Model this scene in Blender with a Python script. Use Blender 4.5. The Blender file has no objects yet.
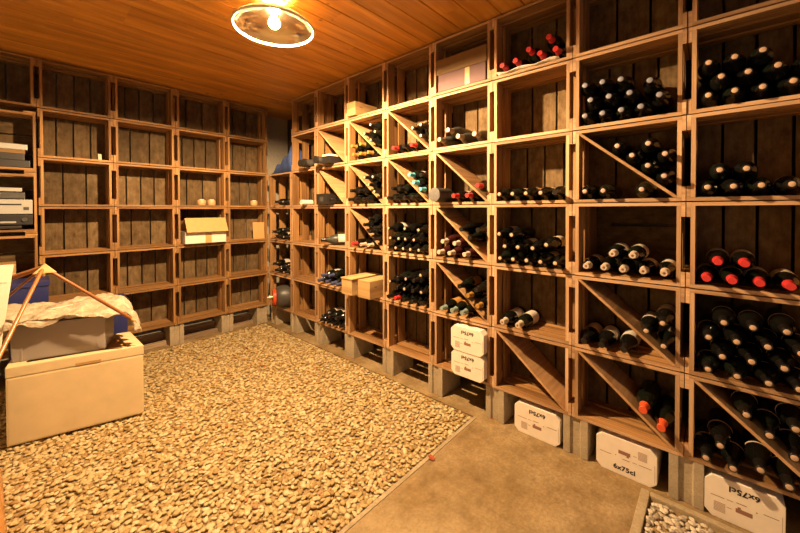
import bpy, bmesh, math, random
import numpy as np
from mathutils import Vector, Matrix, Euler
random.seed(7)
RNG = np.random.default_rng(11)
SC = bpy.context.scene
COL = SC.collection
R = math.radians
SC.cycles.caustics_reflective = False

# ------------------------------------------------------------------ helpers
def tag(o, label=None, cat=None, group=None, kind=None):
    if label: o['label'] = label
    if cat: o['category'] = cat
    if group: o['group'] = group
    if kind: o['kind'] = kind
    return o

def empty(name, loc=(0, 0, 0), rz=0.0, scale=(1, 1, 1)):
    o = bpy.data.objects.new(name, None)
    o.empty_display_size = .05
    o.location = loc; o.rotation_euler = (0, 0, rz); o.scale = scale
    COL.objects.link(o)
    return o

def link(name, me, parent=None, loc=(0, 0, 0), rot=(0, 0, 0), scale=(1, 1, 1)):
    o = bpy.data.objects.new(name, me)
    o.location = loc; o.rotation_euler = rot; o.scale = scale
    if parent is not None: o.parent = parent
    COL.objects.link(o)
    return o

def copy_tree(o, parent=None):
    c = o.copy(); COL.objects.link(c)
    if parent is not None: c.parent = parent
    for ch in list(o.children): copy_tree(ch, c)
    return c

class MB:
    """collects boxes, prisms and lathes, then becomes one mesh"""
    def __init__(s): s.v = []; s.f = []; s.uv = []; s.t = []; s.m = []
    def face(s, idx, uvs, tone, mat=0): s.f.append(idx); s.uv.append(uvs); s.t.append(tone); s.m.append(mat)
    def box(s, x0, x1, y0, y1, z0, z1, tone=None, mat=0, M=None, grain=None, front=None):
        if tone is None: tone = random.random()
        b = len(s.v)
        P = [(x, y, z) for x in (x0, x1) for y in (y0, y1) for z in (z0, z1)]
        d = (x1 - x0, y1 - y0, z1 - z0)
        L = grain if grain is not None else max(range(3), key=lambda k: d[k])
        o = (random.random() * 9, random.random() * 9)
        for p in P: s.v.append(tuple(M @ Vector(p)) if M is not None else p)
        for q, ax in (((0, 1, 3, 2), (1, 2)), ((4, 6, 7, 5), (1, 2)), ((0, 4, 5, 1), (0, 2)), ((2, 3, 7, 6), (0, 2)), ((0, 2, 6, 4), (0, 1)), ((1, 5, 7, 3), (0, 1))):
            if L in ax: a, c = L, (ax[0] if ax[1] == L else ax[1])
            else: a, c = None, None
            uv = []
            for i in q:
                p = P[i]
                uv.append((p[a] + o[0], p[c] + o[1]) if a is not None else (p[ax[0]] * .25 + o[0] + 3, p[ax[1]] + o[1]))
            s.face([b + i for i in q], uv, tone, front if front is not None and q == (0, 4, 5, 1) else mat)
        return s
    def prism(s, pts, a, b, axis='x', tone=None, mat=0):
        """closed outline pts swept from a to b along axis (outline in the other two axes, in order)"""
        if tone is None: tone = random.random()
        n = len(pts); k = len(s.v)
        def mk(p, w): return {'x': (w, p[0], p[1]), 'y': (p[0], w, p[1]), 'z': (p[0], p[1], w)}[axis]
        for w in (a, b):
            for p in pts: s.v.append(mk(p, w))
        o = (random.random() * 9, random.random() * 9)
        for i in range(n):
            j = (i + 1) % n
            l = math.dist(pts[i], pts[j])
            s.face([k + i, k + j, k + n + j, k + n + i], [(a + o[0], o[1]), (a + o[0], o[1] + l), (b + o[0], o[1] + l), (b + o[0], o[1])], tone, mat)
        s.face([k + i for i in range(n)][::-1], [(p[0] + o[0], p[1] + o[1]) for p in pts][::-1], tone, mat)
        s.face([k + n + i for i in range(n)], [(p[0] + o[0], p[1] + o[1]) for p in pts], tone, mat)
        return s
    def lathe(s, prof, n=24, M=None, tone=.5, mat=0, a0=0.0, a1=None):
        """prof: (t, r) pairs turned about the local -X axis (t along -X)"""
        full = a1 is None
        k = len(s.v); m = n if full else n + 1
        for t, r in prof:
            for i in range(m):
                a = (2 * math.pi * i / n) if full else a0 + (a1 - a0) * i / n
                p = Vector((-t, r * math.cos(a), r * math.sin(a)))
                s.v.append(tuple(M @ p) if M is not None else tuple(p))
        for j in range(len(prof) - 1):
            for i in range(n):
                i2 = (i + 1) % m if full else i + 1
                s.face([k + j * m + i, k + j * m + i2, k + (j + 1) * m + i2, k + (j + 1) * m + i],
                       [(j, i), (j, i + 1), (j + 1, i + 1), (j + 1, i)], tone, mat)
        return s
    def tube(s, pts, r, n=10, tone=.5, mat=0, r2=None):
        k = len(s.v); pts = [Vector(p) for p in pts]; m = len(pts)
        for j, p in enumerate(pts):
            d = (pts[min(j + 1, m - 1)] - pts[max(j - 1, 0)]).normalized()
            u = d.orthogonal().normalized() if j == 0 else (u - d * u.dot(d)).normalized()
            w = d.cross(u)
            rr = r if r2 is None else r + (r2 - r) * j / (m - 1)
            for i in range(n):
                a = 2 * math.pi * i / n
                s.v.append(tuple(p + (u * math.cos(a) + w * math.sin(a)) * rr))
        for j in range(m - 1):
            for i in range(n):
                i2 = (i + 1) % n
                s.face([k + j * n + i, k + j * n + i2, k + (j + 1) * n + i2, k + (j + 1) * n + i], [(j * .2, i * .01), (j * .2, i * .01 + .01), (j * .2 + .2, i * .01 + .01), (j * .2 + .2, i * .01)], tone, mat)
        s.face([k + i for i in range(n)][::-1], [(0, 0)] * n, tone, mat)
        s.face([k + (m - 1) * n + i for i in range(n)], [(0, 0)] * n, tone, mat)
        return s
    def mesh(s, name, mats, smooth=False, sharp=None, bevel=0, fixn=True):
        me = bpy.data.meshes.new(name)
        me.from_pydata(s.v, [], s.f)
        uvl = me.uv_layers.new(name='grain')
        uvl.data.foreach_set('uv', np.array([c for f in s.uv for uv in f for c in uv], dtype=np.float32))
        at = me.attributes.new('tone', 'FLOAT', 'FACE')
        at.data.foreach_set('value', np.array(s.t, dtype=np.float32))
        if not isinstance(mats, (list, tuple)): mats = [mats]
        for m in mats: me.materials.append(m)
        me.polygons.foreach_set('material_index', np.array(s.m, dtype=np.int32))
        if bevel or fixn:
            bm = bmesh.new(); bm.from_mesh(me)
            if fixn: bmesh.ops.recalc_face_normals(bm, faces=bm.faces)
            if bevel:
                ed = [e for e in bm.edges if len(e.link_faces) == 2 and e.calc_face_angle(0) > .5]
                bmesh.ops.bevel(bm, geom=ed, offset=bevel, segments=2, profile=.7, affect='EDGES', clamp_overlap=True)
            bm.to_mesh(me); bm.free()
        if smooth:
            me.polygons.foreach_set('use_smooth', np.ones(len(me.polygons), dtype=bool))
            if sharp: me.set_sharp_from_angle(angle=R(sharp))
        me.update()
        return me
    def build(s, name, mats, parent=None, **k):
        loc = k.pop('loc', (0, 0, 0)); rot = k.pop('rot', (0, 0, 0))
        return link(name, s.mesh(name, mats, **k), parent, loc, rot)

# ------------------------------------------------------------------ materials
class NT:
    def __init__(s, name):
        s.m = bpy.data.materials.new(name); s.m.use_nodes = True
        s.n = s.m.node_tree.nodes; s.l = s.m.node_tree.links
        s.b = s.n['Principled BSDF']
    def add(s, t, **k):
        n = s.n.new(t)
        for a, v in k.items():
            if a.startswith('i_'): n.inputs[a[2:].replace('_', ' ')].default_value = v
            else: setattr(n, a, v)
        return n
    def to(s, a, b): s.l.new(a, b)
    def ramp(s, fac, stops):
        r = s.add('ShaderNodeValToRGB')
        e = r.color_ramp.elements
        while len(e) < len(stops): e.new(.5)
        for i, (p, c) in enumerate(stops): e[i].position = p; e[i].color = (*c, 1)
        s.to(fac, r.inputs['Fac']); return r.outputs['Color']
    def mix(s, a, b, fac, mode='MIX'):
        x = s.add('ShaderNodeMix', data_type='RGBA', blend_type=mode)
        for sock, v in ((x.inputs[6], a), (x.inputs[7], b), (x.inputs[0], fac)):
            if hasattr(v, 'is_linked'): s.to(v, sock)
            elif isinstance(v, tuple): sock.default_value = (*v, 1)
            else: sock.default_value = v
        return x.outputs[2]
    def scale(s, vec, sc):
        m = s.add('ShaderNodeMapping'); m.inputs['Scale'].default_value = sc
        s.to(vec, m.inputs['Vector']); return m.outputs['Vector']
    def noise(s, vec, scale, detail=3, rough=.55):
        n = s.add('ShaderNodeTexNoise'); n.inputs['Scale'].default_value = scale
        n.inputs['Detail'].default_value = detail; n.inputs['Roughness'].default_value = rough
        if vec is not None: s.to(vec, n.inputs['Vector'])
        return n.outputs['Fac']
    def bump(s, h, dist=.002, strength=.5):
        b = s.add('ShaderNodeBump'); b.inputs['Distance'].default_value = dist; b.inputs['Strength'].default_value = strength
        s.to(h, b.inputs['Height']); s.to(b.outputs['Normal'], s.b.inputs['Normal'])
    def rough(s, v): s.b.inputs['Roughness'].default_value = v
    def col(s, c):
        if isinstance(c, tuple): s.b.inputs['Base Color'].default_value = (*c, 1)
        else: s.to(c, s.b.inputs['Base Color'])

def wood(name, dark, mid, light, rough=.6, knots=.0, tone=.5, fine=70, spec=.3):
    t = NT(name)
    uv = t.add('ShaderNodeUVMap', uv_map='grain').outputs['UV']
    oi = t.add('ShaderNodeObjectInfo').outputs['Random']
    cmb = t.add('ShaderNodeCombineXYZ'); 
    mul = t.add('ShaderNodeMath', operation='MULTIPLY', i_1=0) if False else t.add('ShaderNodeMath', operation='MULTIPLY')
    mul.inputs[1].default_value = 13.0; t.to(oi, mul.inputs[0]); t.to(mul.outputs[0], cmb.inputs['Z'])
    va = t.add('ShaderNodeVectorMath', operation='ADD'); t.to(uv, va.inputs[0]); t.to(cmb.outputs[0], va.inputs[1])
    v = va.outputs[0]
    g1 = t.noise(t.scale(v, (2.2, fine, 1)), 1.0, 4, .6)
    g2 = t.noise(t.scale(v, (1.2, 9, 1)), 1.0, 3, .5)
    c = t.ramp(g1, [(.28, dark), (.5, mid), (.74, light)])
    c2 = t.ramp(g2, [(.3, (.62, .58, .54)), (.65, (1.1, 1.1, 1.1))])
    c = t.mix(c, c2, 1.0, 'MULTIPLY')
    if knots:
        vo = t.add('ShaderNodeTexVoronoi'); vo.inputs['Scale'].default_value = 1.0
        t.to(t.scale(v, (4.2, 4.6, 1)), vo.inputs['Vector'])
        k = t.ramp(vo.outputs['Distance'], [(.045, (1, 1, 1)), (.085, (0, 0, 0))])
        kf = t.add('ShaderNodeMath', operation='MULTIPLY'); kf.inputs[1].default_value = knots
        t.to(k, kf.inputs[0])
        c = t.mix(c, (.16, .06, .02), kf.outputs[0])
    at = t.add('ShaderNodeAttribute', attribute_name='tone').outputs['Fac']
    tc = t.ramp(at, [(0, (1 - tone * .7, 1 - tone * .75, 1 - tone * .8)), (1, (1 + tone * .25, 1 + tone * .25, 1 + tone * .25))])
    c = t.mix(c, tc, 1.0, 'MULTIPLY')
    oc = t.ramp(oi, [(0, (.86, .84, .82)), (1, (1.1, 1.1, 1.1))])
    c = t.mix(c, oc, 1.0, 'MULTIPLY')
    t.col(c); t.rough(rough); t.b.inputs['Specular IOR Level'].default_value = spec
    t.bump(g1, .0012, .35)
    return t.m

def plain(name, c, rough=.5, metal=0.0, coat=0.0, spec=.5, noise=0.0, nscale=30, bump=0.0):
    t = NT(name)
    if noise or bump:
        tc = t.add('ShaderNodeTexCoord').outputs['Object']
        f = t.noise(tc, nscale, 4)
        lo = tuple(x * (1 - noise) for x in c); hi = tuple(min(1, x * (1 + noise * .5)) for x in c)
        t.col(t.ramp(f, [(.3, lo), (.7, hi)]))
        if bump: t.bump(f, bump, .6)
    else: t.col(c)
    t.rough(rough); t.b.inputs['Metallic'].default_value = metal
    t.b.inputs['Coat Weight'].default_value = coat; t.b.inputs['Coat Roughness'].default_value = .06
    t.b.inputs['Specular IOR Level'].default_value = spec
    return t.m

def concrete(name, a, b, scale=1.5, fine=60, stain=None):
    t = NT(name)
    tc = t.add('ShaderNodeTexCoord').outputs['Object']
    n1 = t.noise(tc, scale, 6, .62); n2 = t.noise(tc, fine, 3, .6)
    c = t.ramp(n1, [(.3, a), (.7, b)])
    c = t.mix(c, t.ramp(n2, [(.25, (.78, .78, .78)), (.7, (1.08, 1.08, 1.08))]), 1.0, 'MULTIPLY')
    if stain:
        n3 = t.noise(t.scale(tc, (1, 1.3, 1)), 2.1, 6, .72)
        c = t.mix(c, stain, t.ramp(n3, [(.46, (0, 0, 0)), (.66, (.85, .85, .85))]))
        n4 = t.noise(t.scale(tc, (1.2, 1, 1)), 7.0, 5, .7)
        c = t.mix(c, t.ramp(n4, [(.3, (.72, .70, .66)), (.7, (1.16, 1.16, 1.18))]), 1.0, 'MULTIPLY')
    t.col(c); t.rough(.75); t.b.inputs['Specular IOR Level'].default_value = .3
    t.bump(n2, .002, .4)
    return t.m

M = {}
M['frame'] = wood('crate_pine', (.24, .112, .038), (.41, .22, .082), (.53, .32, .14), tone=.35)
def fibre(name, a, m_, c_):
    t = NT(name)
    uv = t.add('ShaderNodeUVMap', uv_map='grain').outputs['UV']
    oi = t.add('ShaderNodeObjectInfo').outputs['Random']
    cmb = t.add('ShaderNodeCombineXYZ'); mul = t.add('ShaderNodeMath', operation='MULTIPLY'); mul.inputs[1].default_value = 17.0
    t.to(oi, mul.inputs[0]); t.to(mul.outputs[0], cmb.inputs['Z'])
    va = t.add('ShaderNodeVectorMath', operation='ADD'); t.to(uv, va.inputs[0]); t.to(cmb.outputs[0], va.inputs[1])
    n1 = t.noise(t.scale(va.outputs[0], (14, 22, 1)), 1.0, 5, .65)
    n2 = t.noise(t.scale(va.outputs[0], (4, 60, 1)), 1.0, 3, .5)
    c = t.ramp(n1, [(.3, a), (.5, m_), (.72, c_)])
    c = t.mix(c, t.ramp(n2, [(.3, (.8, .78, .76)), (.7, (1.08, 1.08, 1.08))]), 1.0, 'MULTIPLY')
    at = t.add('ShaderNodeAttribute', attribute_name='tone').outputs['Fac']
    c = t.mix(c, t.ramp(at, [(0, (.72, .70, .68)), (1, (1.12, 1.12, 1.12))]), 1.0, 'MULTIPLY')
    c = t.mix(c, t.ramp(oi, [(0, (.8, .8, .8)), (1, (1.1, 1.08, 1.05))]), 1.0, 'MULTIPLY')
    t.col(c); t.rough(.8); t.b.inputs['Specular IOR Level'].default_value = .2
    t.bump(n1, .001, .3)
    return t.m
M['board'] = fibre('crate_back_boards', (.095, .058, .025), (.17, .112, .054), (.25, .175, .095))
M['edge'] = wood('crate_lit_edge', (.44, .25, .125), (.58, .37, .21), (.68, .47, .30), tone=.3)  # lamp light on the crates' front faces put into a paler colour
M['edge_dark'] = wood('crate_dark_edge', (.26, .125, .040), (.37, .20, .072), (.48, .28, .115), tone=.35)  # front edges of the back rack, darker and more orange
M['divider'] = wood('divider_spruce', (.40, .21, .09), (.52, .31, .15), (.62, .41, .23), tone=.2, fine=50)
M['ceiling'] = wood('ceiling_spruce', (.50, .20, .028), (.62, .29, .045), (.70, .36, .07), rough=.38, knots=.9, tone=.16, fine=26, spec=.4)
M['box_pine'] = wood('wine_box_pine', (.56, .34, .14), (.66, .44, .20), (.72, .52, .27), tone=.15, fine=40)
M['batten'] = wood('batten_grey', (.22, .15, .09), (.36, .26, .17), (.46, .36, .25), tone=.3)
M['floor'] = concrete('floor_concrete', (.25, .16, .06), (.45, .335, .185), 2.2, 70, stain=(.17, .10, .035))
M['kerb'] = concrete('kerb_concrete', (.32, .245, .14), (.50, .40, .26), 5, 80)
M['leaf'] = plain('dry_leaf', (.34, .07, .02), .7, noise=.4, nscale=90)
M['block'] = concrete('block_concrete', (.38, .31, .21), (.52, .43, .30), 9, 120)
M['wall'] = concrete('wall_plaster', (.40, .36, .29), (.52, .47, .39), 2, 50)
M['wall_dark'] = concrete('wall_shaded', (.045, .038, .03), (.075, .062, .048), 2, 50)  # plaster wall with the shade behind the crates put into its colour
M['earth'] = concrete('gravel_bed_sand', (.26, .17, .07), (.40, .28, .13), 30, 120)

def stone_mat(name, stops):
    t = NT(name)
    at = t.add('ShaderNodeAttribute', attribute_name='tone').outputs['Fac']
    tc = t.add('ShaderNodeTexCoord').outputs['Object']
    n = t.noise(tc, 140, 3, .6)
    c = t.ramp(at, stops)
    c = t.mix(c, t.ramp(n, [(.3, (.8, .78, .75)), (.7, (1.08, 1.08, 1.08))]), 1.0, 'MULTIPLY')
    t.col(c); t.rough(.62); t.b.inputs['Specular IOR Level'].default_value = .35
    return t.m
M['stone'] = stone_mat('gravel_stone', [(0, (.32, .20, .07)), (.25, (.47, .335, .145)), (.55, (.55, .425, .21)), (.8, (.64, .54, .33)), (.985, (.50, .37, .19)), (1.0, (.40, .13, .05))])
M['stone2'] = stone_mat('bed_stone', [(0, (.30, .24, .17)), (.3, (.50, .42, .31)), (.6, (.64, .56, .44)), (1, (.76, .69, .57))])

M['glass'] = plain('bottle_glass_black', (.005, .005, .004), .07, spec=.5)
M['glass_green'] = plain('bottle_glass_green', (.006, .008, .005), .07, spec=.5)
M['glass_maroon'] = plain('bottle_glass_maroon', (.045, .010, .010), .14, spec=.55)
M['glass_dusty'] = plain('bottle_glass_dusty', (.06, .06, .05), .38, spec=.4, noise=.4, nscale=60)
M['foil_black'] = plain('foil_black', (.010, .008, .007), .3)
M['foil_red'] = plain('foil_red', (.56, .035, .035), .32)
M['foil_orange'] = plain('foil_orange', (.72, .10, .03), .35)
M['foil_cream'] = plain('foil_cream', (.54, .43, .33), .45)
M['foil_beige'] = plain('foil_beige', (.30, .23, .16), .4, metal=.1)
M['foil_silver'] = plain('foil_silver', (.22, .225, .28), .4)
M['foil_pink'] = plain('foil_pink', (.62, .40, .33), .5)
M['foil_teal'] = plain('foil_teal', (.10, .46, .56), .35)
M['foil_green'] = plain('foil_green', (.22, .28, .25), .4)
M['foil_gold'] = plain('foil_gold', (.40, .21, .05), .35, metal=.2)
M['foil_blue'] = plain('foil_blue', (.06, .07, .17), .4)
M['foil_brown'] = plain('foil_brown', (.18, .07, .03), .4)
M['cork'] = plain('cork_end', (.62, .42, .28), .6, noise=.15, nscale=200)
M['label_cream'] = plain('label_cream', (.60, .50, .38), .6)
M['label_white'] = plain('label_white', (.66, .58, .49), .6)
M['label_tan'] = plain('label_tan', (.62, .45, .28), .6)
M['label_amber'] = plain('label_amber', (.48, .24, .06), .5)
M['carton'] = plain('carton_white', (.88, .79, .68), .7, noise=.06, nscale=20)
M['ink'] = plain('ink_black', (.025, .018, .015), .7)
M['ink_brown'] = plain('ink_brown', (.30, .15, .10), .7)
M['ink_grey'] = plain('ink_grey', (.45, .33, .26), .7)
M['foam'] = plain('styrofoam', (.72, .57, .33), .75, noise=.08, nscale=9, bump=.001)
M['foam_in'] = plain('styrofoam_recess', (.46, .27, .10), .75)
M['grey_plastic'] = plain('grey_plastic', (.33, .29, .26), .42)
M['blue_plastic'] = plain('blue_plastic', (.022, .028, .13), .4)
M['white_board'] = plain('white_board', (.84, .77, .63), .6)
M['black_plastic'] = plain('black_plastic', (.022, .019, .017), .4)
M['dark_grey'] = plain('dark_grey_metal', (.07, .065, .06), .42, noise=.2, nscale=20)
M['silver_plastic'] = plain('silver_plastic', (.40, .40, .38), .4)
M['paper'] = plain('paper_white', (.78, .72, .62), .7)
M['cardboard'] = plain('cardboard', (.20, .115, .042), .75, noise=.1, nscale=25)
M['cardboard_tan'] = plain('cardboard_tan', (.60, .36, .14), .7, noise=.08, nscale=25)
M['cardboard_mauve'] = plain('cardboard_mauve', (.15, .075, .078), .65)
M['tape'] = plain('packing_tape', (.62, .38, .13), .35)
M['copper'] = wood('copper_rod_wood', (.26, .085, .022), (.38, .14, .038), (.48, .20, .06), rough=.3, tone=.2, spec=.5)
M['red_plastic'] = plain('red_plastic', (.75, .07, .02), .4)
M['brass'] = plain('brass', (.6, .5, .3), .4, metal=.8)
M['tealight'] = plain('tealight_wood', (.62, .40, .20), .5, noise=.15, nscale=40)
M['cloth_blue'] = plain('cloth_blue', (.045, .085, .27), .9, noise=.3, nscale=40, bump=.004)
M['dark_tube'] = plain('tube_black', (.045, .042, .042), .5, noise=.3, nscale=30)

def bubble_mat():
    t = NT('bubble_wrap')
    tc = t.add('ShaderNodeTexCoord').outputs['Object']
    vo = t.add('ShaderNodeTexVoronoi'); vo.inputs['Scale'].default_value = 75; t.to(tc, vo.inputs['Vector'])
    n = t.noise(tc, 14, 4, .6)
    t.col(t.ramp(n, [(.3, (.38, .30, .20)), (.7, (.66, .56, .42))]))
    t.rough(.28); t.b.inputs['Specular IOR Level'].default_value = .6
    inv = t.add('ShaderNodeMath', operation='SUBTRACT'); inv.inputs[0].default_value = 1.0; t.to(vo.outputs['Distance'], inv.inputs[1])
    t.bump(inv.outputs[0], .004, .6)
    return t.m
M['bubble'] = bubble_mat()

def emit(name, c, s):
    t = NT(name)
    e = t.add('ShaderNodeEmission'); e.inputs['Color'].default_value = (*c, 1); e.inputs['Strength'].default_value = s
    t.to(e.outputs[0], t.n['Material Output'].inputs['Surface'])
    return t.m

def shade_mat():
    t = NT('opal_glass')
    g = t.add('ShaderNodeBsdfGlossy'); g.inputs['Roughness'].default_value = .10; g.inputs['Color'].default_value = (.86, .80, .62, 1)
    tr = t.add('ShaderNodeBsdfTranslucent'); tr.inputs['Color'].default_value = (.95, .80, .55, 1)
    m1 = t.add('ShaderNodeMixShader'); m1.inputs[0].default_value = SHADE_TRANS
    t.to(g.outputs[0], m1.inputs[1]); t.to(tr.outputs[0], m1.inputs[2])
    t.to(m1.outputs[0], t.n['Material Output'].inputs['Surface'])
    return t.m

# ------------------------------------------------------------------ light levels
LAMP_COLOR = (1.0, .655, .325)
BULB_STRENGTH = 14800.0
SHADE_TRANS = .30
WORLD_COLOR = (1.0, .82, .70)
WORLD_STRENGTH = .30  # fill light added to brighten the near crates, no such source in view
EXPOSURE = 0.0
BOTTLES = {
    (-1, 0): [(-0.201, 0.521, 'cork'), (-0.268, 0.462, 'cork'), (-0.339, 0.515, 'cork'), (-0.336, 0.404, 'cork'), (-0.122, 0.357, 'cork'), (-0.076, 0.278, 'cork'), (-0.163, 0.278, 'cork'), (-0.244, 0.311, 'cork'), (-0.324, 0.278, 'cork')],
    (-1, 1): [(-0.08, 0.675, 'cork'), (-0.172, 0.675, 'cork'), (-0.264, 0.675, 'cork'), (-0.347, 0.675, 'cork'), (-0.126, 0.745, 'cork'), (-0.215, 0.747, 'cork'), (-0.306, 0.748, 'cork'), (-0.081, 0.816, 'cork'), (-0.17, 0.818, 'cork'), (-0.261, 0.819, 'cork'), (-0.349, 0.82, 'cork'), (-0.13, 0.892, 'cork'), (-0.217, 0.891, 'cork'), (-0.311, 0.895, 'cork')],
    (-1, 2): [(-0.073, 1.075, 'red'), (-0.155, 1.075, 'red'), (-0.237, 1.075, 'red'), (-0.32, 1.075, 'red'), (-0.109, 1.151, 'red'), (-0.193, 1.15, 'red')],
    (-1, 3): [(-0.073, 1.475, 'cork'), (-0.155, 1.475, 'cork'), (-0.237, 1.475, 'cork'), (-0.32, 1.475, 'cork'), (-0.112, 1.547, 'cork'), (-0.194, 1.547, 'cork')],
    (-1, 4): [(-0.073, 1.875, 'cork'), (-0.156, 1.875, 'cork'), (-0.238, 1.875, 'cork'), (-0.32, 1.875, 'cork'), (-0.114, 1.946, 'cork'), (-0.196, 1.947, 'cork'), (-0.279, 1.948, 'cork'), (-0.361, 1.948, 'cork'), (-0.073, 2.017, 'cork'), (-0.155, 2.018, 'cork'), (-0.237, 2.021, 'cork')],
    (0, 0): [(0.154, 0.405, 'orange'), (0.083, 0.345, 'orange')],
    (0, 1): [(0.417, 0.675, 'dark'), (0.334, 0.675, 'dark'), (0.236, 0.675, 'dark'), (0.145, 0.791, 'cork'), (0.081, 0.842, 'cork'), (0.077, 0.733, 'cork')],
    (0, 2): [(0.413, 1.075, 'cream'), (0.331, 1.075, 'cream'), (0.246, 1.075, 'cream'), (0.162, 1.075, 'cream'), (0.293, 1.15, 'cream'), (0.205, 1.148, 'cream'), (0.079, 1.075, 'cream')],
    (0, 3): [(0.269, 1.697, 'pink'), (0.206, 1.643, 'pink'), (0.142, 1.694, 'pink'), (0.077, 1.638, 'pink'), (0.142, 1.588, 'pink'), (0.079, 1.534, 'pink'), (0.418, 1.475, 'pink'), (0.331, 1.475, 'pink'), (0.166, 1.475, 'pink')],
    (0, 4): [(0.418, 2.035, 'silver'), (0.336, 2.033, 'silver'), (0.254, 2.026, 'silver'), (0.136, 1.992, 'silver'), (0.393, 1.955, 'silver'), (0.307, 1.954, 'silver'), (0.217, 1.951, 'silver'), (0.099, 1.916, 'silver'), (0.418, 1.875, 'silver'), (0.336, 1.875, 'silver'), (0.253, 1.875, 'silver'), (0.171, 1.875, 'silver')],
    (1, 1): [(0.885, 0.675, 'cream'), (0.787, 0.675, 'cream')],
    (1, 2): [(0.906, 1.226, 'cork'), (0.824, 1.224, 'cork'), (0.866, 1.152, 'cork'), (0.78, 1.152, 'cork'), (0.696, 1.151, 'cork'), (0.616, 1.176, 'cork'), (0.898, 1.075, 'cork'), (0.815, 1.075, 'cork'), (0.732, 1.075, 'cork'), (0.65, 1.075, 'cork'), (0.568, 1.075, 'cork')],
    (1, 3): [(0.906, 1.475, 'cork'), (0.815, 1.475, 'cork'), (0.732, 1.475, 'cork'), (0.65, 1.475, 'cork'), (0.568, 1.475, 'dark')],
    (1, 5): [(0.89, 2.275, 'red'), (0.8, 2.275, 'red'), (0.723, 2.322, 'red'), (0.653, 2.275, 'red'), (0.603, 2.351, 'red'), (0.568, 2.275, 'red')],
    (2, 1): [(1.194, 0.855, 'dark'), (1.064, 0.85, 'dark'), (1.132, 0.8, 'gold'), (1.061, 0.741, 'gold'), (1.341, 0.675, 'green'), (1.258, 0.675, 'green'), (1.176, 0.675, 'green')],
    (2, 2): [(1.183, 1.245, 'dark'), (1.121, 1.191, 'dark'), (1.057, 1.245, 'dark'), (1.337, 1.154, 'burgundy'), (1.231, 1.146, 'burgundy'), (1.366, 1.075, 'burgundy'), (1.276, 1.075, 'burgundy'), (1.159, 1.075, 'burgundy')],
    (2, 3): [(1.245, 1.475, 'red'), (1.136, 1.475, 'red'), (1.056, 1.537, 'red')],
    (2, 4): [(1.291, 1.936, 'beige'), (1.203, 1.879, 'beige'), (1.083, 1.879, 'beige'), (1.362, 1.879, 'beige')],
    (3, 1): [(1.767, 0.838, 'dark'), (1.602, 0.838, 'dark'), (1.783, 0.757, 'dark'), (1.619, 0.757, 'dark'), (1.684, 0.841, 'cork'), (1.853, 0.8, 'cork'), (1.536, 0.887, 'cork'), (1.701, 0.759, 'cork'), (1.536, 0.759, 'cork'), (1.789, 0.675, 'red'), (1.871, 0.675, 'dark'), (1.7, 0.675, 'dark'), (1.618, 0.675, 'dark'), (1.536, 0.675, 'dark')],
    (3, 2): [(1.869, 1.231, 'cork'), (1.847, 1.152, 'cork'), (1.764, 1.151, 'cork'), (1.681, 1.151, 'cork'), (1.596, 1.15, 'cork'), (1.877, 1.075, 'cork'), (1.795, 1.075, 'cork'), (1.713, 1.075, 'cork'), (1.63, 1.075, 'cork'), (1.547, 1.075, 'cork'), (1.557, 1.225, 'cork'), (1.687, 1.233, 'cork')],
    (3, 3): [(1.651, 1.65, 'teal'), (1.599, 1.586, 'teal'), (1.536, 1.533, 'teal'), (1.536, 1.64, 'amber'), (1.829, 1.551, 'dark'), (1.747, 1.543, 'dark'), (1.877, 1.475, 'dark'), (1.795, 1.475, 'dark'), (1.7, 1.475, 'dark'), (1.618, 1.475, 'dark')],
    (3, 4): [(1.617, 2.002, 'cork'), (1.536, 2.015, 'cork'), (1.536, 1.933, 'cork'), (1.819, 1.875, 'red'), (1.618, 1.875, 'red'), (1.706, 1.875, 'dark')],
    (4, 2): [(2.099, 1.303, 'dark'), (2.164, 1.251, 'dark'), (2.027, 1.228, 'dark'), (2.104, 1.194, 'dark'), (2.027, 1.133, 'dark'), (2.323, 1.075, 'red'), (2.201, 1.075, 'cream'), (2.112, 1.075, 'cream')],
    (4, 3): [(2.153, 1.661, 'cork'), (2.05, 1.659, 'cork'), (2.104, 1.595, 'cork'), (2.027, 1.533, 'cork'), (2.346, 1.554, 'dark'), (2.281, 1.475, 'dark'), (2.173, 1.475, 'dark'), (2.236, 1.546, 'dark'), (2.37, 1.475, 'dark')],
    (4, 4): [(2.156, 2.039, 'cork'), (2.078, 2.102, 'cork'), (2.027, 2.038, 'cork'), (2.077, 1.973, 'cork'), (2.331, 1.954, 'gold'), (2.212, 1.957, 'gold'), (2.304, 1.875, 'gold'), (2.21, 1.875, 'gold'), (2.119, 1.875, 'gold')],
    (5, 0): [(2.838, 0.275, 'cork'), (2.72, 0.275, 'cork'), (2.624, 0.275, 'cork'), (2.531, 0.275, 'cork'), (2.779, 0.332, 'dark'), (2.672, 0.342, 'dark'), (2.578, 0.343, 'dark')],
    (5, 1): [(2.85, 0.675, 'blue'), (2.729, 0.675, 'blue'), (2.63, 0.675, 'blue'), (2.544, 0.675, 'blue'), (2.79, 0.731, 'blue'), (2.678, 0.742, 'blue')],
    (7, 1): [(3.777, 0.745, 'cork'), (3.57, 0.735, 'cork'), (3.731, 0.675, 'cork'), (3.511, 0.676, 'cork')],
    (7, 2): [(3.772, 1.124, 'cork'), (3.522, 1.159, 'cork'), (3.703, 1.076, 'cork'), (3.511, 1.076, 'cork')],
    (7, 3): [(3.721, 1.476, 'cork'), (3.518, 1.475, 'cork')],
}
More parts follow.
